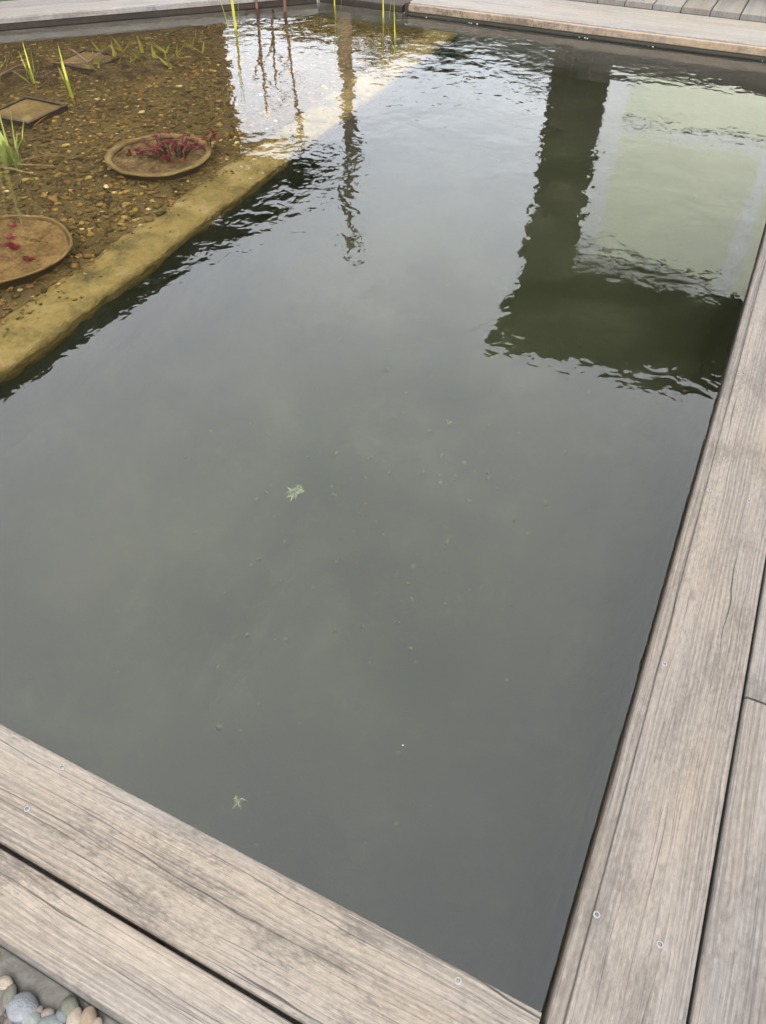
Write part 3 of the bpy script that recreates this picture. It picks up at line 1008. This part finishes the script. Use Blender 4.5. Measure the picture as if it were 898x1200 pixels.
# two thin clumps on the back mound
clump('iris_plant', (-4.50, 3.95, -0.30), [(0.46, .022, .06, 2.2, .12), (0.40, .018, .14, 2.9, .2), (0.36, .018, .10, 0.5, .2), (0.30, .016, .30, 3.3, .3), (0.42, .014, .04, 1.2, .15)], M['iris'], 'thin yellow green iris clump with pink dead leaves, left of its twin', 'iris', 'thin iris clumps on the back mound', 'leaf', .02, 5)
clump('dead_leaf', (-4.46, 3.99, -0.27), [(0.40, .016, .25, .3, .9), (0.36, .014, .15, .8, 1.3), (0.3, .014, .35, -.3, .6), (0.24, .016, .5, .1, .6)], M['pink'], 'pinkish curled dead leaves beside the thin iris at left', 'leaves', None, 'leaf', .02, 6)
clump('iris_plant', (-4.10, 3.90, -0.31), [(0.52, .024, .03, 2.2, .06), (0.44, .020, .10, 2.6, .1), (0.40, .016, .10, 3.0, .2), (0.34, .016, .08, 0.6, .15), (0.30, .012, .20, .2, .3)], M['iris'], 'thin upright yellow green iris clump next to the shoots on the mound', 'iris', 'thin iris clumps on the back mound', 'leaf', .02, 7)
clump('iris_plant', (-5.05, 3.72, -0.33), [(0.44, .020, .1, 2.2, .2), (0.38, .018, .2, 2.9, .2), (0.34, .016, .15, 0.5, .25)], M['iris'], 'small yellow green iris cut by the left frame edge', 'iris', None, 'leaf', .02, 15)
clump('orange_leaf', (-4.72, 3.62, -0.24), [(0.22, .05, 1.1, 0.9, .3), (0.2, .045, 1.25, 1.8, .3)], M['orange'], 'flat orange fallen leaves behind the trays at the left edge', 'leaf', None, 'leaf', .02, 2)

clump('dead_leaf', (-4.78, 3.90, -0.28), [(0.42, .02, .5, .3, .8), (0.36, .018, .7, 1.2, .6), (0.34, .02, .4, 2.4, .8), (0.3, .018, .8, 3.3, .5), (0.34, .016, .6, 5.2, .5), (0.28, .02, .9, 4.2, .4)], M['pink'], 'sprawling reddish dead leaves near the left edge behind the trays', 'leaves', None, 'leaf', .03, 16)
clump('dead_leaf', (-4.46, 4.42, -0.24), [(0.34, .02, .8, .3, .5), (0.30, .018, .9, 1.6, .4), (0.3, .02, .7, 2.9, .5), (0.26, .018, 1.0, 4.0, .3), (0.3, .016, .8, 5.5, .4)], M['pink'], 'pinkish dead leaves fallen over the tray in the soil mound', 'leaves', None, 'leaf', .04, 17)
clump('sedge_tuft', (-4.72, 3.80, -0.33), [(random.Random(i).uniform(.28, .46), .009, random.Random(i + 50).uniform(.05, .5), i * .9, .35) for i in range(16)], M['shoot'], 'wispy yellow sedge tuft at the left edge behind the nearer tray', 'sedge', None, 'leaf', .05, 18)
clump('sedge_tuft', (-4.36, 4.06, -0.32), [(random.Random(i + 9).uniform(.24, .40), .009, random.Random(i + 70).uniform(.05, .6), i * 1.1, .4) for i in range(14)], M['dead'], 'wispy tan sedge tuft between the two thin iris clumps', 'sedge', None, 'leaf', .05, 19)
# small yellow shoots on the mound: each its own plant
random.seed(21)
spots = [(-4.50, 4.66), (-4.42, 4.78), (-4.36, 4.62), (-4.28, 4.84), (-4.20, 4.70), (-4.12, 4.90), (-4.24, 4.52), (-4.38, 4.46), (-4.10, 4.74), (-3.98, 4.86), (-4.30, 4.38), (-4.18, 4.58), (-3.90, 4.66), (-4.06, 4.54), (-3.86, 5.0), (-4.02, 5.08)]
ORD = ('leftmost', 'second', 'third', 'fourth', 'fifth', 'sixth', 'seventh', 'eighth', 'ninth', 'tenth', 'eleventh', 'twelfth', 'thirteenth', 'fourteenth', 'fifteenth', 'rightmost')
spots.sort(key=lambda p: p[0] * math.cos(R(25.7)) + p[1] * math.sin(R(25.7)))
for i, (x, y) in enumerate(spots):
    h_ = random.uniform(0.28, 0.40)
    clump('young_shoot', (x, y, -0.33), [(h_, random.uniform(.022, .03), random.uniform(.05, .35), random.uniform(0, 6.28), .2), (h_ * .75, .022, random.uniform(.2, .5), random.uniform(0, 6.28), .2), (h_ * .6, .018, random.uniform(.1, .4), random.uniform(0, 6.28), .2)], M['shoot'], f"{ORD[i]}{'' if i in (0, 15) else ' from left'} of the short yellow shoots on the dark mound", 'shoot', 'yellow shoots on the mound', 'leaf', .008, 30 + i)

# twigs and dead stems lying over the mounds
random.seed(77)
for i in range(9):
    cx_, cy_ = random.choice(((-4.25, 4.45), (-4.75, 4.05), (-4.1, 4.7)))
    x, y = cx_ + random.gauss(0, .22), cy_ + random.gauss(0, .18)
    an, ln = random.uniform(0, 6.28), random.uniform(.12, .34)
    z = -0.27 + random.uniform(0, .05)
    pts_ = [(0, 0, 0), (ln * .5 * math.cos(an), ln * .5 * math.sin(an), random.uniform(.0, .03)), (ln * math.cos(an + .2), ln * math.sin(an + .2), random.uniform(-.02, .03))]
    vs, fs = tube(pts_, .005, .0025, 5)
    o = mesh_obj('twig', vs, fs, random.choice((M['stem'], M['dead'], M['dead'])), None, True, (x, y, z))
    tag(o, 'thin brown twig lying over the dark soil mounds', 'twig', 'twigs on the soil mounds')

# red plants in the bowls
def red_plant(loc, n, spread, hmin, hmax, label, seed, size):
    rnd = random.Random(seed)
    root = empty('red_water_plant', loc, 0, label, 'plant')
    stems, leaves, hidden = [], [], []
    for i in range(n):
        a, rr = rnd.uniform(0, 6.28), spread * math.sqrt(rnd.random())
        base = Vector((rr * .55 * math.cos(a), rr * .55 * math.sin(a), 0))
        h_ = rnd.uniform(hmin, hmax)
        top = Vector((rr * math.cos(a) + rnd.uniform(-.02, .02), rr * math.sin(a) + rnd.uniform(-.02, .02), h_))
        mid = (base + top) * .5 + Vector((rnd.uniform(-.015, .015), rnd.uniform(-.015, .015), h_ * .15))
        stems.append(tube([base, mid, top], 0.0028, 0.0018, 5))
        for j in range(rnd.choice((2, 3, 4))):
            ln, wd = size * rnd.uniform(.7, 1.25), size * rnd.uniform(.35, .55)
            vs, fs = blade_mesh(ln, wd, rnd.uniform(.5, 1.4), rnd.uniform(0, 6.28), .5, 5, .3)
            leaves.append(([(x + top.x, y + top.y, z + top.z - .004) for x, y, z in vs], fs))
    V, F = merge(stems); mesh_obj('stems', V, F, M['stem'], root, True)
    V, F = merge(leaves); mesh_obj('foliage', V, F, M['red'], root, True)
    return root


red_plant(B1 + Vector((0.06, 0.04, 0.08)), 46, 0.19, 0.04, 0.21, 'dark red leafy water plant growing in the rimmed clay bowl', 3, 0.042)
red_plant(B1 + Vector((-0.15, -0.05, 0.085)), 5, 0.05, 0.02, 0.05, 'small dark brown sprout left of the red plant in the rimmed bowl', 5, 0.03).children[1].data.materials[0] = M['stem']
red_plant(B1 + Vector((0.20, 0.20, 0.085)), 3, 0.03, 0.16, 0.26, 'tall thin red sprig at the back right of the rimmed bowl', 9, 0.045)
red_plant(B2 + Vector((0.10, -0.02, 0.10)), 6, 0.15, 0.005, 0.02, 'few flat red leaves lying on the heaped clay bowl', 7, 0.05)
red_plant(B2 + Vector((-0.12, 0.12, 0.10)), 4, 0.1, 0.005, 0.03, 'loose red sprig with a curled dead stem on the heaped bowl', 12, 0.045)

# reeds at the far bank
clump('reed', (-3.80, 5.36, -0.36), [(0.95, .020, .03, 2.2, .05), (0.8, .018, .05, .6, .1), (0.62, .016, .08, 3.3, .2), (0.9, .014, .06, 5.0, .1)], M['iris'], 'tall yellow green reed rising from the water below the slanting bank', 'reed', 'reeds along the far bank', 'leaf', .02, 9)
rr = empty('dead_reed', (-3.86, 5.86, -0.36), 0, 'reddish brown dead reed stalks standing near the far bank', 'reed', 'reeds along the far bank')
for i, (dx, dy, h_, lx, ly) in enumerate(((-.10, 0.05, 1.15, -.03, .02), (0.10, 0.12, 1.42, .02, .05), (0.13, 0.06, 1.2, .06, .0), (-.02, .16, 0.95, -.06, .02))):
    pts = [(dx + lx * s, dy + ly * s, h_ * s) for s in (0, .25, .5, .75, 1)]
    vs, fs = tube(pts, .014, .008, 8)
    st = mesh_obj('stalk', vs, fs, M['reed_dead'], rr, True)
    for q in (0.55, 0.7, 0.85):
        vs, fs = blade_mesh(0.42, .022, .5, i * 2.1 + q * 9, 1.6)
        mesh_obj('leaf', [(x + dx + lx * q, y + dy + ly * q, z + h_ * q) for x, y, z in vs], fs, M['reed_dead'], st, True)
clump('reed', (-2.62, 5.66, -0.40), [(0.62, .016, .04, 2.6, .05), (0.50, .014, .10, 3.2, .1), (0.3, .012, .1, 1.0, .1)], M['iris'], 'short green reed standing alone in the water before the far bank', 'reed', 'reeds along the far bank', 'leaf', .015, 10)
clump('reed', (-2.93, 6.10, -0.40), [(0.90, .016, .02, 2.6, .04), (0.72, .014, .06, .2, .1)], M['iris'], 'slim green reed just left of the far deck end', 'reed', 'reeds along the far bank', 'leaf', .012, 11)
clump('reed', (-3.42, 6.22, -0.40), [(0.8, .014, .03, 2.6, .05), (0.66, .013, .08, .5, .1)], M['iris'], 'slim green reed at the foot of the recessed far wall', 'reed', 'reeds along the far bank', 'leaf', .012, 12)

# bits of algae in the deep water and pale fluff on the surface
def tuft(loc, n, size, label, seed, mat):
    rnd = random.Random(seed)
    ps = []
    for i in range(n):
        a = rnd.uniform(0, 6.28)
        vs, fs = blade_mesh(size * rnd.uniform(.5, 1.2), size * rnd.uniform(.12, .25), rnd.uniform(.3, 1.5), a, rnd.uniform(-.8, 1.2), 6, .4)
        ox, oy = rnd.uniform(-.25, .25) * size, rnd.uniform(-.25, .25) * size
        ps.append(([(x + ox, y + oy, z) for x, y, z in vs], fs))
    V, F = merge(ps)
    o = mesh_obj('algae_tuft', V, F, mat, None, True, loc)
    tag(o, label, 'algae', 'algae tufts drifting in the deep water')
    return o


tuft((-0.632, 0.513, -0.28), 13, 0.021, 'small pale green algae tuft drifting close to the foreground boards', 3, M['algae'])
tuft((-1.023, 1.457, -0.28), 26, 0.036, 'bright yellow green algae tuft drifting in the middle of the pool', 5, M['algae'])
tuft((-0.888, 0.80, -0.30), 5, 0.012, 'tiny pale algae tuft left of the pool centre', 8, M['algae'])
rsl = np.random.RandomState(2)
lp = np.concatenate([rsl.normal((-0.95, 2.1), (0.42, 0.55), (110, 2)), np.stack([rsl.uniform(-2.2, 0, 40), rsl.uniform(.6, 5.5, 40)], 1)])
lp = lp[(lp[:, 0] > -2.2) & (lp[:, 0] < -.05) & (lp[:, 1] > .5)]
lz = np.array([-1.40 + 0.07 * mnoise.noise(Vector((x * 1.3, y * 1.3, 2.0))) for x, y in lp])
lt = stones('floor_litter', lp, rsl.uniform(.004, .014, len(lp)) , M['algae'], lz, np.full(len(lp), .5))
tag(lt, 'faint pale plant litter scattered on the floor of the deep pool', 'litter', kind='stuff')
rsf = np.random.RandomState(9)
pts, sz = [], []
for k in range(8):
    pts.append((rsf.uniform(-2.2, -0.2), rsf.uniform(0.5, 6.2))); sz.append(rsf.uniform(.001, .002))
for k in range(14):
    pts.append((rsf.uniform(-2.75, 0.1), FARY - 0.03 - rsf.uniform(0, .02))); sz.append(rsf.uniform(.003, .007))
for k in range(18):
    pts.append((0.150 - rsf.uniform(0, .006), rsf.uniform(0.6, 5.5))); sz.append(rsf.uniform(.002, .005))
fl = stones('floating_fluff', np.array(pts), np.array(sz), M['fluff'], np.array([0.001] * len(pts)), np.array([.5] * len(pts)))
tag(fl, 'pale specks of fluff floating on the pool surface', 'fluff', kind='stuff')

# ------------------------------------------------------------------ what the water mirrors: two houses, a post, a hedge
ha = empty('house', (-1.92, 7.5, -0.21), 0, 'house with pale panel between white frames, mirrored at upper right of the pool', 'house')


def hpart(name, x0, x1, y0, y1, z0, z1, mat, bevel=0.0, root=None, off=None):
    off = off or Vector((-1.92, 7.5, -0.21))
    return box(name, x0 - off.x, x1 - off.x, y0 - off.y, y1 - off.y, z0 - off.z, z1 - off.z, mat, root or ha, bevel)


hpart('wall', -1.92, 3.8, 7.62, 11.0, -0.21, 2.80, M['dark_wood'])
for i in range(3):
    xa = -1.92 + .18 * i
    hpart('cladding_board', xa, xa + .175, 7.50, 7.618, -0.2, 2.80, M['dark_wood'], .004)
hpart('lintel', -1.376, 3.8, 7.505, 7.617, 2.378, 2.80, M['dark_wood'], .004)
for k, x0 in enumerate((-1.38, 0.15, 1.68)):
    wf = hpart('window', x0, x0 + 1.53, 7.575, 7.615, 0.56, 2.372, M['glazing'])
    fr = bmesh.new()
    ox, oy, oz = 1.92, -7.5, 0.21
    for (a, b, c, d_) in ((x0 + .001, x0 + (.19 if k == 0 else .03), 0.57, 2.37), (x0 + 1.43, x0 + 1.528, 0.57, 2.37), (x0 + .19, x0 + 1.43, 2.24, 2.37), (x0 + .19, x0 + 1.43, 0.93, 1.0)):
        box_bm(a + ox, b + ox, 7.52 + oy, 7.574 + oy, c + oz, d_ + oz, 0.0, fr)
    bm_obj('frame', fr, M['alu'], wf)
    hpart('lower_panel', x0 + .19, x0 + 1.43, 7.55, 7.573, 0.57, 0.93, M['glazing'], 0.0, wf)
hpart('plinth', -1.376, 3.8, 7.49, 7.617, -0.2, 0.555, M['dark_wood'], .004)
# eaves: soffit and fascia with a slanting front edge, low roof above
po = Vector((-1.92, 7.5, -0.21))
EV = [(-1.93, 6.40), (4.2, 7.35), (4.2, 11.5), (-2.12, 11.5)]
prism('soffit', [(x - po.x, y - po.y) for x, y in EV], 2.80 - po.z, 2.90 - po.z, M['dark_wood'], ha)
rv = [(x - po.x, y - po.y, 2.901 - po.z) for x, y in EV] + [(-1.2 - po.x, 9.0 - po.y, 4.2 - po.z), (3.2 - po.x, 9.2 - po.y, 4.2 - po.z)]
mesh_obj('roof', rv, [(0, 1, 5, 4), (1, 2, 5), (2, 3, 4, 5), (3, 0, 4), (3, 2, 1, 0)], M['roof'], ha)

# house on the left, only its eave and dark cladding show in the water
hb = empty('house', (-7.27, 10.0, -0.21), 0, 'dark clad house with long eave, mirrored along the left shelf', 'house')
hpo = Vector((-7.27, 10.0, -0.21))
hpart('wall', -12.0, -7.30, -4.0, 10.0, -0.21, 3.299, M['dark_wood'], 0.0, hb, hpo)
y = -4.0
while y < 9.99:
    hpart('cladding_board', -7.299, -7.27, y, min(y + .245, 10.0), -0.2, 3.29, M['dark_wood'], 0.0, hb, hpo)
    y += .25
ev = [(-13, -5.0), (-6.93, -5.0), (-6.08, 11.0), (-13, 11.0)]
prism('soffit', [(x - hpo.x, y - hpo.y) for x, y in ev], 3.30 - hpo.z, 3.40 - hpo.z, M['dark_wood'], hb)
rv = [(x - hpo.x, y - hpo.y, 3.401 - hpo.z) for x, y in ev] + [(-9.6 - hpo.x, -2.0 - hpo.y, 5.4 - hpo.z), (-9.6 - hpo.x, 8.0 - hpo.y, 5.4 - hpo.z)]
mesh_obj('roof', rv, [(0, 1, 4), (1, 2, 5, 4), (2, 3, 5), (3, 0, 4, 5), (3, 2, 1, 0)], M['roof'], hb)

# rough wooden post behind the far bank
pr = empty('garden_post', (-3.70, 6.9, -0.22), 0, 'rough wooden post behind the far bank, bent so that it mirrors as a wavy brown line', 'post')
pts = []
for k in range(27):
    s = k / 26
    pts.append((0.10 * mnoise.noise(Vector((s * 9, 0, 1))), 0.05 * mnoise.noise(Vector((s * 9, 3, 1))), 2.72 * s))  # wander puts the ripple waviness of the mirror image into the post's shape
vs, fs = tube(pts, 0.075, 0.045, 12)
mesh_obj('trunk', vs, fs, M['post_wood'], pr, True)
vs, fs = tube([(0.02, 0, 1.45), (0.10, 0.02, 1.56), (0.13, .03, 1.72)], 0.03, 0.02, 8)
mesh_obj('branch_stub', vs, fs, M['post_wood'], pr, True)

# hedge at the back of the garden
hr = empty('hedge', (-4.0, 14.3, -0.22), 0, 'dark clipped hedge at the back of the garden, a dark band in the reflection', 'hedge')
rs2 = np.random.RandomState(5)
NL = 34000
hx = rs2.uniform(-14, 14, NL); side = rs2.uniform(0, 1, NL)
top = 2.72 + 0.10 * np.sin(hx * 1.7) + 0.08 * np.sin(hx * 4.1 + 1)
hy = np.where(side < .7, rs2.normal(-.42, .06, NL), rs2.uniform(-.45, .45, NL))
hz = np.where(side < .7, rs2.uniform(0, 1, NL) ** .8 * top, top + rs2.normal(0, .07, NL))
a = rs2.normal(0, 1, (NL, 3)); a /= np.linalg.norm(a, axis=1)[:, None]
b = np.cross(a, rs2.normal(0, 1, (NL, 3))); b /= np.linalg.norm(b, axis=1)[:, None]
s = rs2.uniform(.03, .06, NL)[:, None]
c0 = np.stack([hx, hy, hz], 1)
V = np.stack([c0 - a * s, c0 + b * s * .5, c0 + a * s, c0 - b * s * .5], 1).reshape(-1, 3)
me = bpy.data.meshes.new('foliage')
me.vertices.add(NL * 4); me.loops.add(NL * 4); me.polygons.add(NL)
me.vertices.foreach_set('co', V.ravel())
me.loops.foreach_set('vertex_index', np.arange(NL * 4, dtype=np.int32))
me.polygons.foreach_set('loop_start', np.arange(0, NL * 4, 4, dtype=np.int32))
me.update(); me.validate()
me.materials.append(M['hedge'])
link(bpy.data.objects.new('foliage', me), hr)
box('inner_branches', -14, 14, -.33, .33, 0, 2.62, M['hedge'], hr)
